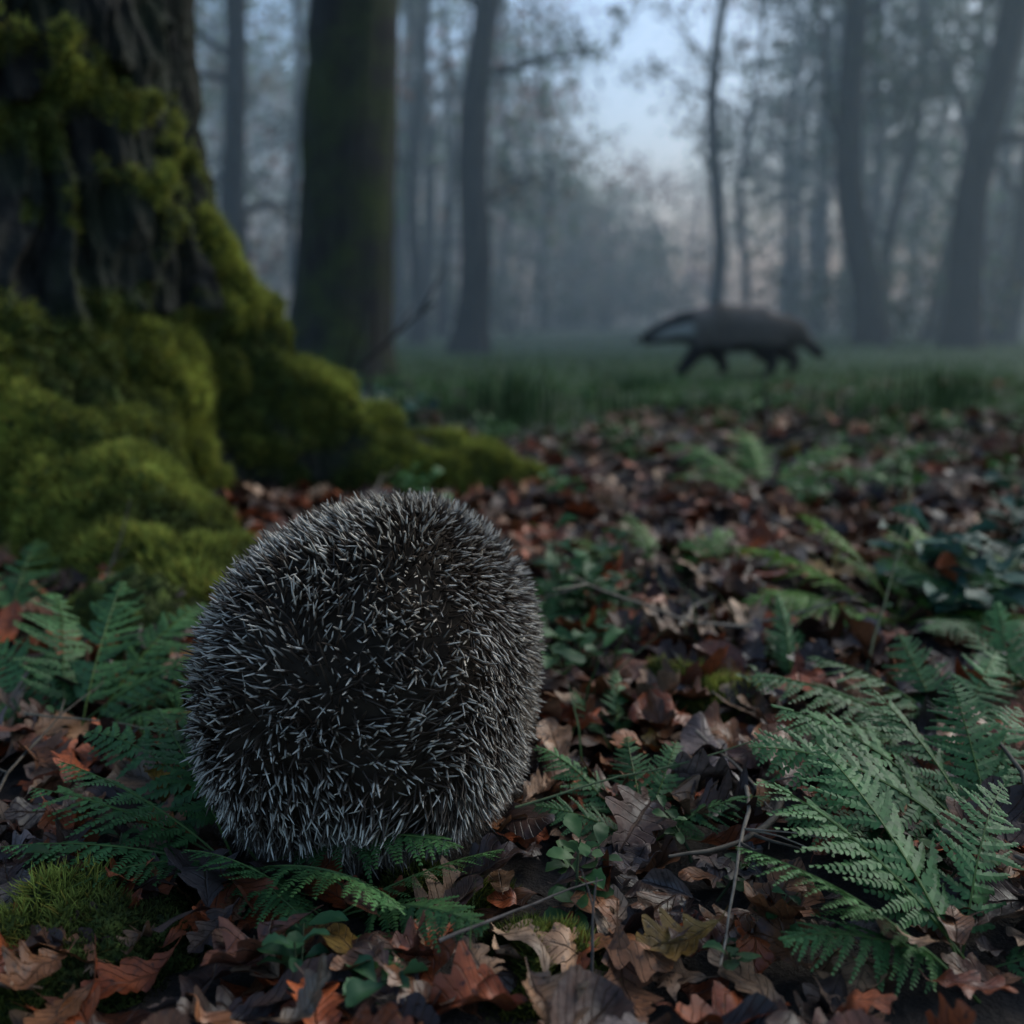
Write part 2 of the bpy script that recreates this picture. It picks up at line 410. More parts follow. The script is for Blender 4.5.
T=[(247,245,24,9,9),(300,303,10,13,9),(418,425,13,12,9),(468,494,31,9,9),(443,452,9,14,8),
   (713,712,14,12,9),(745,742,8,15,8),(872,832,28,9.5,9),(884,892,12,12,8),(960,976,33,9,10),(928,985,14,12,9),(1000,1040,22,11,9),(203,198,16,12,9),(545,540,9,19,7),(790,778,7,16,8),(820,812,9,18,8),(1015,905,9,14,8)]
for k,(pb,pt,wp,y,H) in enumerate(T):
    tree('forest_tree' if k==0 else 'forest_tree.%03d'%k,pb,pt,wp,y,M_bark3,200+k,H=H,nl=13 if not 460<pb<480 else 12,ll=1.2 if 460<pb<760 else 1.9,nleaf=6 if 500<pb<760 else (17 if pb>700 else 13),start=.15,curv=.09,warm=.15 if k%3==0 else 0)

# distant forest mass
r=np.random.default_rng(77); acc=Acc(); la=Acc()
for k in range(140):
    y=r.uniform(15,42); px=r.uniform(-150,1180)
    gap=(px>545) and (px<750)
    if gap and y<24: continue
    D=y; x=(px-512)/1000*D
    H=r.uniform(7,12)
    if gap:
        c=abs(px-640)/100; H=(.31+(.10+.06*c)*D)*r.uniform(.7,1.1)
    elif px>440 and px<800: H*=.72
    rad=r.uniform(.05,.15); z=np.linspace(-.1,H,12)
    tp=np.stack([x+r.normal(0,.03)*z+.1*np.sin(z+r.random()*6),y+0*z,z],-1); tr=np.linspace(rad,.02,12)
    acc.add(*tube(tp,tr,7))
    for m in range(7):
        p=tp[r.integers(2,11)]; bp,_,_=branch(p,r.random()*6.28,r.uniform(0,.9),H*.22,4,r,.25)
        acc.add(*tube(bp,np.linspace(rad*.3,.006,5),4))
    nc=int(r.uniform(16,32)); red=(r.random()<.22) or (gap and px>660 and r.random()<.8)
    for m in range(nc):
        cz=H*r.uniform(.10,1); sp=H*.16*(1.15-cz/H*.5)
        if gap: sp=min(sp,.9)
        c=np.array([x,y,cz])+r.normal(0,1,3)*np.array([sp,sp,.1]); nn=r.integers(20,60)
        P=c+r.normal(0,1,(nn,3))*np.array([.5,.5,.3])*r.uniform(.5,1.1)
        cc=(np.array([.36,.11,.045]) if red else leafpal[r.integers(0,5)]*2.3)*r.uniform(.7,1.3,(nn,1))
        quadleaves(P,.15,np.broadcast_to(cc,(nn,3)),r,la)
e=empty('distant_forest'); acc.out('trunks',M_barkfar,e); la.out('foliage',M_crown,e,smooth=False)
r=np.random.default_rng(78); acc=Acc(); la=Acc()
for k in range(60):
    y=r.uniform(10,24); px=r.uniform(-80,1100)
    if 520<px<790 and y<19: continue
    x=(px-512)/1000*y; hh=r.uniform(.4,1.9)
    for s in range(6):
        bp,_,_=branch(np.array([x,y,0.]),r.random()*6.28,r.uniform(.8,1.4),hh,5,r,.2); acc.add(*tube(bp,np.linspace(.012,.003,6),4))
    nn=350; P=np.array([x,y,hh*.55])+r.normal(0,1,(nn,3))*np.array([hh*.4,hh*.4,hh*.25]); P[:,2]=np.abs(P[:,2])
    quadleaves(P,.08,leafpal[r.choice(5,nn)]*r.uniform(.7,1.6,(nn,1)),r,la)
e=empty('understory_shrubs'); acc.out('stems',M_barkfar,e); la.out('foliage',M_crown,e,smooth=False)

# ---------------------------------------------------------------- grass
def blades(n,xy,h,wd,col,r,acc,leanm=.45):
    x,y=xy; z=gz(x,y); p=np.stack([x,y,z-.004],-1); a=r.random(n)*6.283
    s=np.stack([np.cos(a),np.sin(a),0*a],-1); b2=r.random(n)*6.283; le=np.abs(r.normal(0,leanm,n))*h
    d=np.stack([np.cos(b2)*le,np.sin(b2)*le,0*a],-1); up=np.array([0,0,1.])
    h_=h[:,None]; w_=wd
    V=np.stack([p-s*w_,p+s*w_,p+s*w_*.8+d*.35+up*h_*.55,p-s*w_*.8+d*.35+up*h_*.55,p+s*w_*.1+d*1.1+up*h_*.95,p-s*w_*.1+d*1.1+up*h_*.95],1)
    b=np.arange(n)[:,None]*6
    F=np.concatenate([b+np.array([[0,1,2,3]]),b+np.array([[3,2,4,5]])])
    acc.add(V.reshape(-1,3),F,np.repeat(col[:,None],6,1).reshape(-1,3))
r=np.random.default_rng(90); ga=Acc()
n=80000; y=2.1+11*r.random(n)**1.25; x=(r.random(n)*2-1)*(.62*y+.4)
pm=vn(np.stack([x*1.3,y*1.3,0*x],-1),91); k=(r.random(n)<(.25+.75*ss(2.3,3.6,y)))&(pm>-.1-1.1*ss(2.4,3.8,y)); x,y=x[k],y[k]; n=len(x)
gc=np.array([(.08,.15,.04),(.11,.18,.06),(.15,.16,.075)])[r.choice(3,n,p=[.45,.4,.15])]*r.uniform(.6,1.3,(n,1))
blades(n,(x,y),r.uniform(.02,.045,n),.003,gc,r,ga)
for cx,cy,nn,hh in [(-.03,2.9,90,.24),(.02,3.1,60,.2),(-.35,3.0,60,.18),(.35,3.0,40,.15),(.9,2.6,60,.14),(.55,4.2,60,.10),(1.25,3.0,60,.2),(-.15,2.2,40,.1),(-.6,3.4,60,.22),(.7,3.3,40,.1),(1.6,3.6,60,.16)]:
    x=cx+r.normal(0,.06,nn); y=cy+r.normal(0,.08,nn); gc=np.array([.045,.085,.03])*r.uniform(.6,1.3,(nn,1))
    blades(nn,(x,y),hh*r.uniform(.4,1,nn),.004,gc,r,ga,.25)
n=1500; y=.4+2.2*r.random(n); x=(r.random(n)*2-1)*(.6*y+.1)
k=(((x-HX)/.13)**2+((y-HY)/.15)**2>1)&(vn(np.stack([x*4,y*4,0*x],-1),95)>.0); x,y=x[k],y[k]; n=len(x)
blades(n,(x,y),r.uniform(.035,.085,n),.0011,np.array([.05,.09,.03])*r.uniform(.6,1.3,(n,1)),r,ga,.8)
ga.out('grass',M_grass,smooth=False)

# ---------------------------------------------------------------- ferns
def frond(acc,base,az,el0,el1,ln,r,npin=18,wf=.30,col=(.035,.085,.035),nlf=13,sway=.25):
    n=npin+5; t=np.linspace(0,1,n); el=el0+(el1-el0)*t**1.0; a=az+sway*(t**2)*r.choice([-1,1])
    d=np.stack([np.cos(a)*np.cos(el),np.sin(a)*np.cos(el),np.sin(el)],-1)
    seg=(1.35-.75*t); seg=seg/seg[:-1].sum()*ln
    pts=np.concatenate([[np.zeros(3)],np.cumsum(d[:-1]*seg[:-1,None],axis=0)])+np.asarray(base)
    stemc=np.array(col)*np.array([1.5,1.1,.8])
    V,F=tube(pts,np.linspace(.0011,.0003,n)*(ln/.2)**.5,4); acc.add(V,F,stemc)
    col=np.array(col)*r.uniform(.75,1.25)
    roll=r.normal(0,.3)
    for k in range(4,n-1):
        tt=k/(n-1); T=d[k]; S=norm(np.cross(T,np.array([0,0,1.]))); Nn=np.cross(S,T)
        S=S*math.cos(roll)+Nn*math.sin(roll); Nn=np.cross(S,T)
        pl=ln*wf*min(1,.6+1.4*(tt-.15))*(1-((tt-.1)/.92)**1.7)*r.uniform(.85,1.1)
        if pl<.004: pl=.004
        for sgn in (-1,1):
            if r.random()<.04: continue
            ang=R(72)-tt*.45+r.normal(0,.08); droop=.18+r.normal(0,.12)
            D=norm(T*math.cos(ang)+sgn*S*math.sin(ang)-Nn*droop)
            E=norm(np.cross(Nn,D)); NN=np.cross(D,E)
            m=max(4,int(nlf*(pl/(ln*wf))**.7)+1)
            s=(np.arange(m)+.4)/m; lw=seg[k]*.58
            ll=lw*(1-.8*s**1.6)*r.uniform(.8,1.2,m)
            step=pl/m; curve=r.normal(0,.12)
            c0=pts[k]+D[None]*(s*pl)[:,None]-NN[None]*(.2*pl*s**2)[:,None]*(1 if NN[2]>0 else -1)+T[None]*(pl*(.12+curve)*s**2)[:,None]
            for sg2 in (-1,1):
                dir_=norm(E*sg2*.95+D*.42-Nn*.18)[None]+r.normal(0,.10,(m,3))
                wv=D[None]*(step*.5)*np.ones((m,1))
                P0_=c0-wv*1.1; P1=c0+wv*1.1
                P2=c0+dir_*ll[:,None]*.62+wv*1.0; P3=c0+dir_*ll[:,None]*.62-wv*.95
                P4=c0+dir_*ll[:,None]+wv*.6; P5=c0+dir_*ll[:,None]*.95-wv*.25
                VV=np.stack([P0_,P1,P2,P3,P4,P5],1).reshape(-1,3)
                b=np.arange(m)[:,None]*6
                FF=np.concatenate([b+np.array([[0,1,2,3]]),b+np.array([[3,2,4,5]])])
                cc=col*r.uniform(.75,1.25,(m,1))*(1+.35*tt)
                acc.add(VV,FF,np.repeat(cc[:,None],6,1).reshape(-1,3))
def gp(px,py,h=0.):
    """world ground point seen at the given photo position, used to place plants where they stand"""
    u=(px-512)/1000; v=(512-py)/1000; p=R(PITCH)
    d=np.array([u,math.cos(p)+v*math.sin(p),-math.sin(p)+v*math.cos(p)])
    t=(h-CH)/d[2]; return np.array([0,0,CH])+d*t
fcol=(.062,.135,.042)
def fern(name,base,fr,seed,col=fcol,sc=1.,lift=0.,**kw):
    r=np.random.default_rng(seed); a=Acc()
    base=np.array([base[0],base[1],float(gz(base[0],base[1]))+lift])
    for (az,e0,e1,ln) in fr: frond(a,base+r.normal(0,.006,3)*np.array([1,1,0]),R(az),R(e0),R(e1),ln*sc,r,col=col,**kw)
    a.out(name,M_green,smooth=False)
fern('fern',gp(965,990),[(165,46,0,.13),(185,34,-5,.11),(145,52,2,.14),(120,56,8,.14),(60,50,5,.12),(350,33,-10,.09)],301)
fern('fern.001',gp(990,870),[(172,46,-2,.16),(150,48,2,.15),(190,34,-8,.12),(120,54,8,.13),(60,50,5,.12),(90,60,15,.12)],302)
fern('fern.002',gp(240,878),[(-38,30,-4,.15),(-18,34,-4,.14),(172,32,-6,.14),(150,42,-5,.15),(195,30,-8,.13),(-58,26,-8,.11),(215,30,-8,.10),(135,52,4,.13),(180,50,10,.12)],303,wf=.26,npin=15,lift=.008)
fern('fern.003',gp(75,745),[(20,42,-5,.14),(60,50,0,.15),(110,55,5,.15),(150,40,-8,.15),(-30,36,-8,.13),(200,32,-12,.13),(0,38,-8,.14),(85,62,20,.14)],304,lift=.006)
fern('fern.004',gp(600,750),[(80,50,10,.07),(40,42,0,.07),(120,45,0,.06)],305,wf=.25,lift=.006)
fern('fern.005',gp(900,630),[(150,42,-5,.22),(110,50,0,.22),(60,45,-5,.22),(20,38,-10,.22),(190,32,-12,.2),(-40,32,-12,.18),(215,30,-12,.16)],306,col=(.11,.22,.035),sc=.85)
fern('fern.006',gp(660,585),[(100,50,0,.15),(30,42,-5,.15),(160,42,-5,.14),(0,40,-5,.14)],307,col=(.09,.18,.035),sc=.85)
fern('fern.007',gp(635,860),[(100,56,8,.075),(60,50,4,.08),(140,50,4,.08),(10,40,-4,.08),(180,40,-4,.07)],308,wf=.28,lift=.008)
fern('fern.008',gp(548,665),[(70,60,15,.09),(110,65,20,.10),(30,50,0,.09),(0,45,0,.08)],309,wf=.25)
fern('fern.009',gp(760,505),[(150,45,-5,.2),(90,55,0,.2),(30,45,-5,.2),(-10,36,-10,.18),(200,34,-12,.18)],310,col=(.09,.18,.035))
fern('fern.010',gp(330,935),[(-30,32,-6,.10),(10,32,-4,.10),(-55,28,-8,.07),(160,34,-4,.09)],311,wf=.28,npin=14,lift=.008)
fern('fern.011',gp(1020,640),[(150,42,-5,.16),(110,50,0,.16),(200,32,-12,.14)],312)
fern('fern.012',gp(795,700),[(95,72,50,.085),(120,50,10,.07),(60,50,10,.07)],313,wf=.24)
fern('fern.013',gp(960,770),[(170,40,-2,.16),(150,44,0,.14),(185,34,-6,.14),(100,55,10,.11),(45,50,0,.12)],314)
fern('fern.014',gp(1010,720),[(90,72,35,.10),(120,65,20,.09),(60,60,20,.09)],315)
fern('fern.015',gp(20,640),[(90,60,10,.13),(40,45,-5,.13),(0,35,-8,.13),(140,50,0,.12)],316)

# broad-leaf herbs
def herb(name,spots,seed,col=(.05,.11,.035),big=.03,nst=5,hh=.05):
    r=np.random.default_rng(seed); P=[];yaw=[];pit=[];rol=[];Ln=[]; st=Acc()
    for (bx,by) in spots:
        for s in range(nst):
            b0=np.array([bx+r.normal(0,.012),by+r.normal(0,.012),0.]); b0[2]=float(gz(b0[0],b0[1]))+.004
            bp,a,e=branch(b0,r.random()*6.28,r.uniform(.7,1.4),hh*r.uniform(.5,1.4),5,r,.15)
            V,F=tube(bp,np.linspace(.001,.0005,6),4); st.add(V,F,np.array([.07,.09,.04]))
            for q in range(2,6):
                for sg in (0,1):
                    ya=a+q*1.57+sg*3.14+r.normal(0,.2); l=big*r.uniform(.6,1.2)
                    pt=r.uniform(-.2,.5)
                    P.append(bp[q]+np.array([math.cos(ya)*math.cos(pt),math.sin(ya)*math.cos(pt),math.sin(pt)])*l*.5)
                    yaw.append(ya);pit.append(pt);rol.append(r.normal(0,.2));Ln.append(l)
    n=len(P); Ln=np.array(Ln)
    c=np.array(col)*r.uniform(.6,1.4,(n,1))
    V,F,C,U=leaves(np.array(P),np.array(yaw),np.array(pit),np.array(rol),Ln,Ln*.6,np.full(n,.15),np.full(n,6.),r.normal(-.3,.2,n),np.full(n,.2),12,c,5,seed,.1,.05)
    e=empty(name); mk('leaves',V,F,M_green,C,U,e); st.out('stems',M_twig,e)
herb('woodland_herb',[gp(590,930)[:2],gp(605,915)[:2]],401,nst=2,hh=.035,big=.018,col=(.05,.10,.03))
herb('woodland_herb.001',[gp(300,1000)[:2]],402,hh=.03,big=.018,nst=3,col=(.045,.11,.045))
herb('woodland_herb.002',[gp(x,y)[:2] for x,y in [(560,640),(580,690),(570,600),(600,640)]],403,hh=.06)
herb('woodland_herb.003',[gp(x,y)[:2] for x,y in [(960,640),(985,600),(930,610),(1000,560)]],404,hh=.06,big=.05,col=(.035,.085,.055),nst=3)
r=np.random.default_rng(410)
sp=[]
for k in range(48):
    y=r.uniform(1.2,4.0); x=r.uniform(-.25*y+.1,.62*y)
    sp.append((x,y))
for k in range(22):
    y=r.uniform(1.9,4.2); x=r.uniform(-.35*y,.0*y)
    sp.append((x,y))
herb('ground_cover_herbs',sp,405,hh=.05,big=.033,nst=4,col=(.07,.15,.04))
sp=[]
for k in range(40):
    y=r.uniform(.42,1.1); x=r.uniform(-.55*y,.58*y)
    if ((x-HX)/.15)**2+((y-HY)/.17)**2>1: sp.append((x,y))
herb('woodland_herb.004',sp,406,hh=.032,big=.013,nst=2,col=(.05,.10,.03))
herb('ivy_patch',[tuple(v) for v in [(-.42,2.15),(-.36,2.1),(-.5,2.2),(-.3,1.95),(-.25,2.1),(-.62,2.35),(-.5,2.5)]],407,hh=.13,big=.06,nst=5,col=(.03,.07,.045))

# ---------------------------------------------------------------- moss cushions on the ground
def cushion(name,cx,cy,rx,ry,h,seed,nt_=9000,col=1.):
    g=46; a=np.linspace(-1,1,g); A,B=np.meshgrid(a,a); x=cx+A*rx; y=cy+B*ry
    q=np.stack([x,y,0*x],-1); rr=np.sqrt(A*A+B*B)+.35*fbm(q*22,3,seed)
    z=gz(x,y)-.012+h*ss(1,.2,rr)*(1+.6*fbm(q*35,3,seed+1))+.007*vn(q*110,seed+2)*ss(1,.6,rr)
    V=np.stack([x,y,z],-1).reshape(-1,3); i=np.arange(g-1)[:,None]*g; j=np.arange(g-1)[None]
    F=np.stack([i+j,i+j+1,i+g+j+1,i+g+j],-1).reshape(-1,4)
    m=ss(1,.8,rr).ravel()
    e=empty(name); mk('cushion',V,F,M_barkmain,parent=e,extra={'moss':np.ones(len(V))})
    ac=Acc(); tufts(V,F,m+1e-6,nt_,.003,.011,.0006,seed,acc=ac,rnd=.9); ac.out('tufts',M_moss,e,smooth=False)
p=gp(80,950); cushion('moss_cushion',p[0],p[1],.085,.07,.034,501,12000)
p=gp(545,985); cushion('moss_cushion.001',p[0],p[1],.05,.045,.034,502,7000)
p=gp(420,905); cushion('moss_cushion.002',p[0],p[1],.06,.04,.030,503,6000)
p=gp(160,640); cushion('moss_cushion.003',p[0],p[1],.12,.12,.06,504,12000)
p=gp(700,715); cushion('moss_cushion.004',p[0],p[1],.08,.07,.035,505,6000)

# ---------------------------------------------------------------- twigs
ta=Acc(); r=np.random.default_rng(600)
def twig(p,az,el,ln,rad,c=(.06,.045,.035),wig=.12,sub=2):
    bp,a,e=branch(np.asarray(p,float),az,el,ln,9,r,wig); V,F=tube(bp,np.linspace(rad,rad*.35,10),6,1,.15); ta.add(V,F,np.array(c))
    for s in range(sub):
        q=bp[r.integers(3,9)]; b2,_,_=branch(q,az+r.choice([-1,1])*r.uniform(.4,.9),el+r.normal(.1,.3),ln*.3,4,r,wig); V,F=tube(b2,np.linspace(rad*.5,rad*.2,5),5); ta.add(V,F,np.array(c))
for k in range(150):
    y=r.uniform(.4,4); x=r.uniform(-.6*y,.6*y)
    if ((x-HX)/.20)**2+((y-HY)/.22)**2<1: continue
    twig((x,y,float(gz(x,y))+.030),r.random()*6.28,r.normal(0,.12),r.uniform(.06,.2),r.uniform(.0009,.002)*(1+.4*y),c=np.array([.15,.12,.09])*r.uniform(.4,1.8))
def tw2(px,py,h,az,el,ln,rad,c=(.05,.04,.035),sub=1):
    q=gp(px,py); twig((q[0],q[1],h),az,R(el),ln,rad,c,.07,sub)
tw2(360,490,.06,R(70),62,.26,.004,(.03,.025,.022),3)
tw2(300,470,.10,R(30),38,.4,.006,(.02,.018,.016),3)
tw2(550,480,.01,R(150),45,.12,.0035)
tw2(770,470,.0,R(110),75,.2,.005,(.04,.03,.025))
tw2(650,480,.03,R(15),8,.5,.007,(.02,.017,.015),3)
tw2(590,1015,.0,R(85),75,.06,.0011,(.10,.08,.065))
tw2(440,1010,.035,R(30),6,.09,.0010,(.14,.11,.09),0)
tw2(515,855,.03,R(15),12,.20,.0009,(.10,.13,.06),1)
tw2(100,620,.02,R(80),50,.12,.0015,(.07,.055,.045),1)
tw2(860,700,.0,R(60),45,.28,.0012,(.13,.14,.07),1)
tw2(30,760,.035,R(-30),5,.12,.0009,(.18,.15,.10),0)
ta.out('fallen_twigs',M_twig)

# ---------------------------------------------------------------- hedgehog
hog=empty('hedgehog')
ax,ay,azr,ex=.0890,.112,.0920,2.55
HC=np.array([HX+.006,HY+.014,.093]); yaw=R(-12)
def hogsurf(q,off=0.):
    q=norm(q); k=(np.abs(q[:,0]/ax)**ex+np.abs(q[:,1]/ay)**ex+np.abs(q[:,2]/azr)**ex)**(-1/ex)
    p=q*k[:,None]
    g=np.sign(p)*np.stack([np.abs(p[:,0]/ax)**(ex-1)/ax,np.abs(p[:,1]/ay)**(ex-1)/ay,np.abs(p[:,2]/azr)**(ex-1)/azr],-1); nn=norm(g)
    p=p*(1+.03*vn(norm(p)*3,801)[:,None])
    zf=p[:,2]/azr
    f=np.clip(p[:,1]/ay,-1,1); s=(1-.16*np.clip(f,0,1))*(1-.05*zf)
    p=p*np.stack([s,np.ones_like(s),1-.10*np.clip(f,0,1)],-1)
    p[:,0]+=.004*zf
    p[:,2]+=.008*np.exp(-((p[:,0]-.018)/.05)**2)*np.clip(zf,0,1)
    p=p+nn*off
    p[:,2]=np.maximum(p[:,2],-.087)
    return p,nn
def toworld(p):
    c,s=math.cos(yaw),math.sin(yaw)
    return np.stack([p[:,0]*c-p[:,1]*s,p[:,0]*s+p[:,1]*c,p[:,2]],-1)
nu,nv=96,64
uu,vv=np.meshgrid(np.linspace(0,2*np.pi,nu,endpoint=False),np.linspace(.001,np.pi-.001,nv))
q=np.stack([np.sin(vv)*np.cos(uu),np.sin(vv)*np.sin(uu),np.cos(vv)],-1).reshape(-1,3)
p,nn=hogsurf(q,-.004)
i=np.arange(nv-1)[:,None]*nu; j=np.arange(nu)[None]; j2=(j+1)%nu
F=np.stack([i+j,i+nu+j,i+nu+j2,i+j2],-1).reshape(-1,4)
bc=np.where((p[:,2]<-.05)[:,None],np.array([.06,.048,.04]),np.array([.042,.028,.018]))
mk('body',toworld(p)+HC,F,M_fur,bc,parent=hog)
def strands(p,D,ln,rad,ts,rs,cs,bend,sides,acc):
    n=len(p); A=norm(np.cross(D,np.array([.3,.2,.9])+0*D)); B=np.cross(D,A); K=len(ts)
    th=np.linspace(0,2*np.pi,sides,endpoint=False)
    V=np.zeros((n,K,sides,3))
    for k in range(K):
        c=p+D*(ln*ts[k])[:,None]+bend*((ln*ts[k]**2)[:,None])
        for s in range(sides):
            V[:,k,s]=c+(A*math.cos(th[s])+B*math.sin(th[s]))*(rad*rs[k])[:,None]
    b=(np.arange(n)*K*sides)[:,None,None]; kk=np.arange(K-1)[None,:,None]*sides; jj=np.arange(sides)[None,None]; jn=(jj+1)%sides
    F=np.stack([b+kk+jj,b+kk+jn,b+kk+sides+jn,b+kk+sides+jj],-1).reshape(-1,4)
    C=np.broadcast_to(cs[:,:,None,:],(n,K,sides,3)).reshape(-1,3)
    acc.add(V.reshape(-1,3),F,C)
r=np.random.default_rng(810)
n=16000; q=norm(r.normal(0,1,(n,3))); p,nn=hogsurf(q)
lim=-.072+.012*vn(q*6,3)
k=(p[:,2]>lim)&~((p[:,1]>.09)&(p[:,2]<.02)); p,nn=p[k],nn[k]; n=len(p); print('spines',n)
# pointed back over the body: upwards above, downwards below, with cow-licks
rear=ss(-.25,-.8,nn[:,1])[:,None]
swirl=np.stack([vn(p*22,820),vn(p*22,821),vn(p*22,822)],-1)
radial=np.stack([p[:,0]*5,0*p[:,0],(p[:,2]-.01)*9],-1)
flow=np.array([.05,-.65,-.25])*(1-rear)+np.clip(radial,-.8,.8)*rear
tang=flow-nn*(np.sum(flow*nn,1))[:,None]
sw=swirl-nn*(np.sum(swirl*nn,1))[:,None]
rad_=r.normal(0,.27,(n,3))
D=norm(nn*(.80-.28*rear)+tang*.55+sw*.85+rad_)
ln=r.uniform(.011,.0185,n); rad=r.uniform(.00048,.00076,n)
ts=[0,.35,.52,.60,.90,1.0]; rs=[.8,1,1,.95,.55,.06]
dark=np.array([.042,.028,.019]); tip=np.array([.80,.68,.54]); mid=np.array([.070,.047,.032])
br=r.uniform(.25,1.1,(n,1)); darkone=(r.random(n)<.38)
tb=np.where(darkone[:,None],mid*1.2,tip*br)
cs=np.stack([dark+0*tb,dark*1.4+0*tb,mid+0*tb,tb*.8,tb,tb*.8],1)
sa=Acc(); strands(toworld(p)+HC,toworld(D),ln,rad,ts,rs,cs,toworld(r.normal(0,.05,(n,3))),4,sa)
sa.out('spines',M_spine,hog,smooth=True)
n=16000; q=norm(r.normal(0,1,(n,3))*np.array([1,1,.6])-np.array([0,0,.35])); p,nn=hogsurf(q,-.003)
k=(p[:,2]<-.045+.015*vn(q*5,9))|((p[:,1]>.085)&(p[:,2]<.03))|((p[:,0]>.06)&(p[:,1]>-.02)&(p[:,2]<.02)); p,nn=p[k],nn[k]; n=len(p)
D=norm(nn*.7+np.array([0,-.25,-.55])+r.normal(0,.22,(n,3))); ln=r.uniform(.012,.020,n)
wp=toworld(p)+HC; zlim=(wp[:,2]-.002)/np.maximum(-D[:,2],.05); ln=np.minimum(ln,np.maximum(zlim,.006))
fc=np.array([.17,.125,.09])*r.uniform(.4,1.4,(n,1)); cs=np.stack([fc*.4,fc,fc*1.2],1)
fa=Acc(); strands(wp,toworld(D),ln,np.full(n,.00022),[0,.5,1],[1,.8,.1],cs,np.array([0,0,-.2])+0*p,3,fa)
prof=[(.085,.052,-.030),(.105,.046,-.034),(.122,.036,-.042),(.138,.025,-.050),(.152,.016,-.057),(.163,.0105,-.061),(.170,.008,-.062),(.174,.004,-.062)]
sd=20; HV=[]
for (yy,rr_,zz) in prof:
    for s in range(sd):
        a_=2*math.pi*s/sd; HV.append((rr_*math.cos(a_),yy,zz+rr_*.85*math.sin(a_)+.0))
HV=np.array(HV); i=np.arange(len(prof)-1)[:,None]*sd; j=np.arange(sd)[None]; j2=(j+1)%sd
HF=np.stack([i+j,i+sd+j,i+sd+j2,i+j2],-1).reshape(-1,4)
HV[:,2]=np.maximum(HV[:,2],-.088)
hc=np.where((HV[:,1]>.166)[:,None],np.array([.008,.007,.007]),np.array([.14,.11,.085]))
mk('head',toworld(HV)+HC,HF,M_fur,hc,parent=hog)
def blob(c,s,colr):
    uu,vv=np.meshgrid(np.linspace(0,2*np.pi,16,endpoint=False),np.linspace(.01,np.pi-.01,10))
    q=np.stack([np.sin(vv)*np.cos(uu)*s[0],np.sin(vv)*np.sin(uu)*s[1],np.cos(vv)*s[2]],-1).reshape(-1,3)+np.array(c)
    i=np.arange(9)[:,None]*16; j=np.arange(16)[None]; j2=(j+1)%16
    F=np.stack([i+j,i+16+j,i+16+j2,i+j2],-1).reshape(-1,4)
    return q,F,np.array(colr)
ea=Acc()
for sx_ in (-1,1):
    for c,s,cl in [((sx_*.022,.135,-.040),(.004,.004,.004),(.005,.005,.005)),((sx_*.036,.105,-.006),(.009,.004,.010),(.10,.075,.06))]:
        V,F,C=blob(c,s,cl); ea.add(toworld(V)+HC,F,C)
    for yy in (.07,-.05):
        V,F,C=blob((sx_*.045,yy,-.087),(.012,.020,.007),(.05,.035,.03)); ea.add(toworld(V)+HC,F,C)
V,F,C=blob((0,.174,-.061),(.006,.005,.005),(.006,.005,.005)); ea.add(toworld(V)+HC,F,C)
ea.out('eyes_ears_nose_paws',M_spine,hog)
fa.out('fur',M_fur,hog,smooth=False)

# ---------------------------------------------------------------- badger
BD=5.1; BX=(724-512)/1000*(.981*BD+.06); BZ=float(gz(BX,BD))+.012; BS=1.04
bv=[];be=[];brd=[]
def av(x,y,z,r1,r2=None,par=None):
    bv.append((x,y,z)); brd.append((r1,r2 or r1))
    if par is not None: be.append((par,len(bv)-1))
    return len(bv)-1
mid_=av(.06,0,.232,.112,.114)
sh=av(-.10,0,.228,.098,.102,mid_); nk=av(-.19,0,.228,.082,.086,sh); hd=av(-.265,0,.215,.072,.072,nk); mz=av(-.335,0,.190,.050,.050,hd); sn=av(-.385,0,.170,.034,.033,mz); ns=av(-.410,0,.162,.026,.024,sn)
hp=av(.22,0,.222,.104,.106,mid_); rp=av(.325,0,.200,.074,.088,hp); t1=av(.385,0,.165,.026,.030,rp); t2=av(.43,0,.12,.026,.028,t1); t3=av(.475,0,.085,.013,.013,t2)
def leg(root,pts):
    k=root
    for (x,y,z,r_) in pts: k=av(x,y,z,r_,None,k)
leg(sh,[(-.12,-.06,.16,.050),(-.16,-.065,.10,.040),(-.205,-.065,.045,.031),(-.225,-.065,.018,.026),(-.255,-.065,.014,.018)])
leg(sh,[(-.08,.06,.16,.050),(-.03,.065,.10,.040),(.01,.065,.05,.031),(.015,.065,.018,.026),(-.02,.065,.014,.018)])
leg(hp,[(.20,-.065,.15,.060),(.16,-.07,.105,.045),(.225,-.07,.062,.031),(.205,-.07,.018,.026),(.17,-.07,.014,.018)])
leg(hp,[(.27,.065,.16,.060),(.295,.07,.11,.045),(.365,.07,.07,.031),(.355,.07,.018,.026),(.32,.07,.014,.018)])
me=bpy.data.meshes.new('b'); me.from_pydata(bv,be,[]); bo=bpy.data.objects.new('tmp',me); scene.collection.objects.link(bo)
m=bo.modifiers.new('s','SKIN'); m.use_smooth_shade=True
for k,v in enumerate(me.skin_vertices[0].data): v.radius=brd[k]; v.use_root=(k==0)
m2=bo.modifiers.new('u','SUBSURF'); m2.levels=3; m2.render_levels=3
dg=bpy.context.evaluated_depsgraph_get(); em=bo.evaluated_get(dg).to_mesh()
BV=np.zeros(len(em.vertices)*3); em.vertices.foreach_get('co',BV); BV=BV.reshape(-1,3)
BF=np.array([tuple(p.vertices) for p in em.polygons if len(p.vertices)==4])
bpy.data.objects.remove(bo)
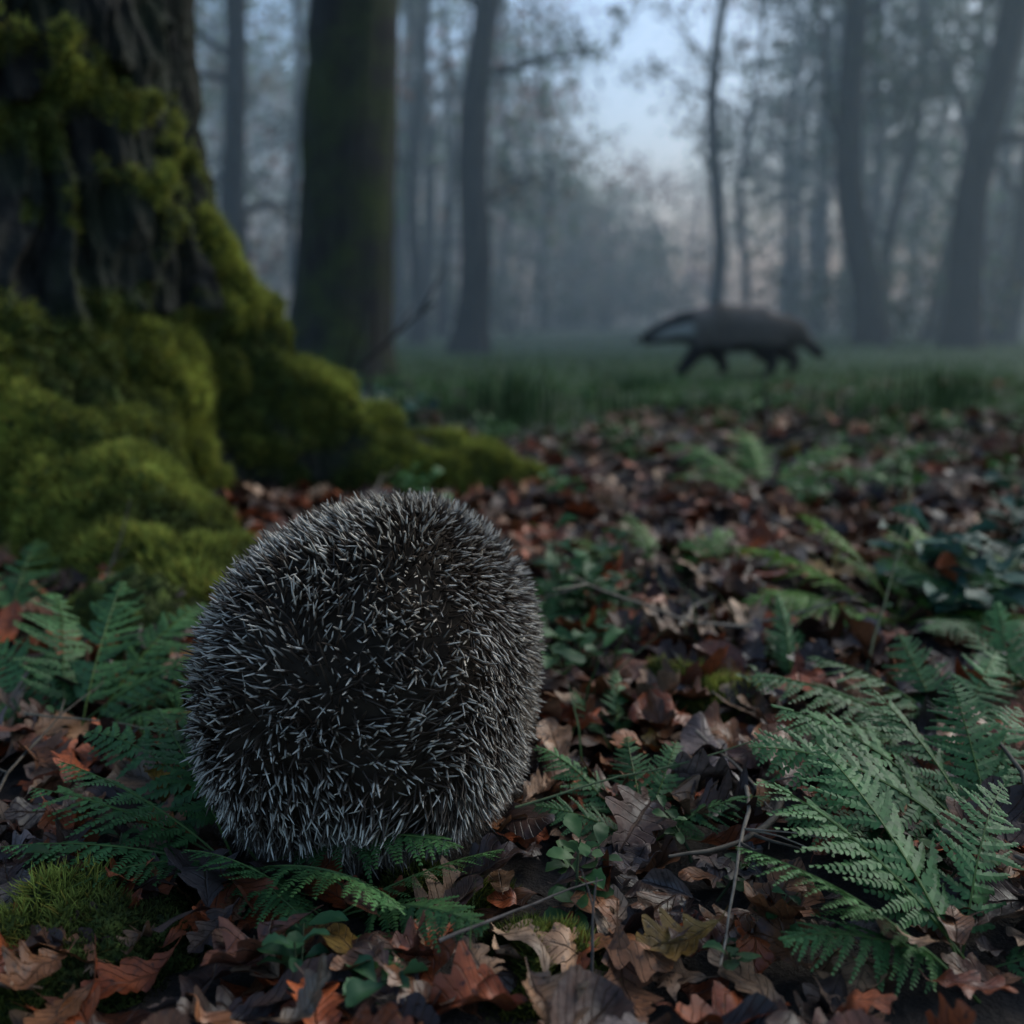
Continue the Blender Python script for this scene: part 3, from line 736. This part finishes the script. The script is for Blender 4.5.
def bcol(P):
    x,y,z=P[:,0],P[:,1],P[:,2]
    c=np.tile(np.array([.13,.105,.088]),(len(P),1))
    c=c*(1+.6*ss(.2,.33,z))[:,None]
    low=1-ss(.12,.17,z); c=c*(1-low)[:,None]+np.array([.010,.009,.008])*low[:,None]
    head=ss(-.15,-.19,x)
    zc=np.interp(x,[-.410,-.385,-.335,-.265,-.19],[.162,.170,.190,.215,.228])
    phi=np.degrees(np.arctan2(np.abs(y),z-zc))
    # white blaze on top, black stripe from nose through eye to ear, pale cheek, dark throat
    stripe=ss(16,26,phi)*(1-ss(70,82,phi))
    chin=ss(112,128,phi)
    dk=np.clip(stripe+chin,0,1)
    fwd=ss(-.37,-.30,x)[:,None]
    white=np.array([.34,.325,.30])*fwd+np.array([.10,.095,.09])*(1-fwd)
    hcol=white*(1-dk)[:,None]+np.array([.014,.012,.011])*dk[:,None]
    nose=ss(-.375,-.395,x); hcol=hcol*(1-.9*nose)[:,None]
    return c*(1-head)[:,None]+hcol*head[:,None]
bad=empty('badger'); off=np.array([BX,BD,BZ])
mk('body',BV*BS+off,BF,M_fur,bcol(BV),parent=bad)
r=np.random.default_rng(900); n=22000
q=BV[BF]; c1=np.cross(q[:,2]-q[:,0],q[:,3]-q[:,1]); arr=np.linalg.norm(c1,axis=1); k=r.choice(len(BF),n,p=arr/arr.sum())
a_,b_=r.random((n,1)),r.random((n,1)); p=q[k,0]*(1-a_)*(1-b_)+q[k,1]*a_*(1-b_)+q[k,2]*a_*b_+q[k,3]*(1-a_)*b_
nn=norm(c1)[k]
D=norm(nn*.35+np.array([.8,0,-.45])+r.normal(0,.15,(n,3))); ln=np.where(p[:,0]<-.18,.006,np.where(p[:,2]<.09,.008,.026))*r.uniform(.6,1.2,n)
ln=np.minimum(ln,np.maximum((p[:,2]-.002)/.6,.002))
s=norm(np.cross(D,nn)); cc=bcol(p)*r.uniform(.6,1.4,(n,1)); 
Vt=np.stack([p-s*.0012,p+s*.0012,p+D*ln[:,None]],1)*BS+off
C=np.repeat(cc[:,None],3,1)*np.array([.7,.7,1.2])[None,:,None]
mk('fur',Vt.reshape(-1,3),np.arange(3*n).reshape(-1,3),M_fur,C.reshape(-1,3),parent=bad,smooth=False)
ea=Acc()
for sg in (-1,1):
    V,F,C=blob((-.225,sg*.050,.278),(.014,.010,.020),(.05,.045,.04)); ea.add(V*BS+off,F,C)
    V,F,C=blob((-.328,sg*.040,.208),(.006,.005,.006),(.004,.004,.004)); ea.add(V*BS+off,F,C)
V,F,C=blob((-.428,0,.163),(.013,.018,.014),(.008,.008,.008)); ea.add(V*BS+off,F,C)
ea.out('ears_eyes_nose',M_spine,bad)

# ---------------------------------------------------------------- mist
mm=bpy.data.materials.new('mist'); mm.use_nodes=True; nt=mm.node_tree; nt.nodes.clear()
o=N(nt,'ShaderNodeOutputMaterial'); v=N(nt,'ShaderNodeVolumeScatter'); L(nt,v.outputs[0],o.inputs['Volume'])
v.inputs['Color'].default_value=(.74,.93,1.0,1); v.inputs['Density'].default_value=.036; v.inputs['Anisotropy'].default_value=.15
bx=np.array([(x,y,z) for x in (-45,45) for y in (4.4,60) for z in (-.5,4.6)],float)
fq=np.array([(0,1,3,2),(4,6,7,5),(0,4,5,1),(2,3,7,6),(0,2,6,4),(1,5,7,3)])
mk('mist',bx,fq,mm,smooth=False)
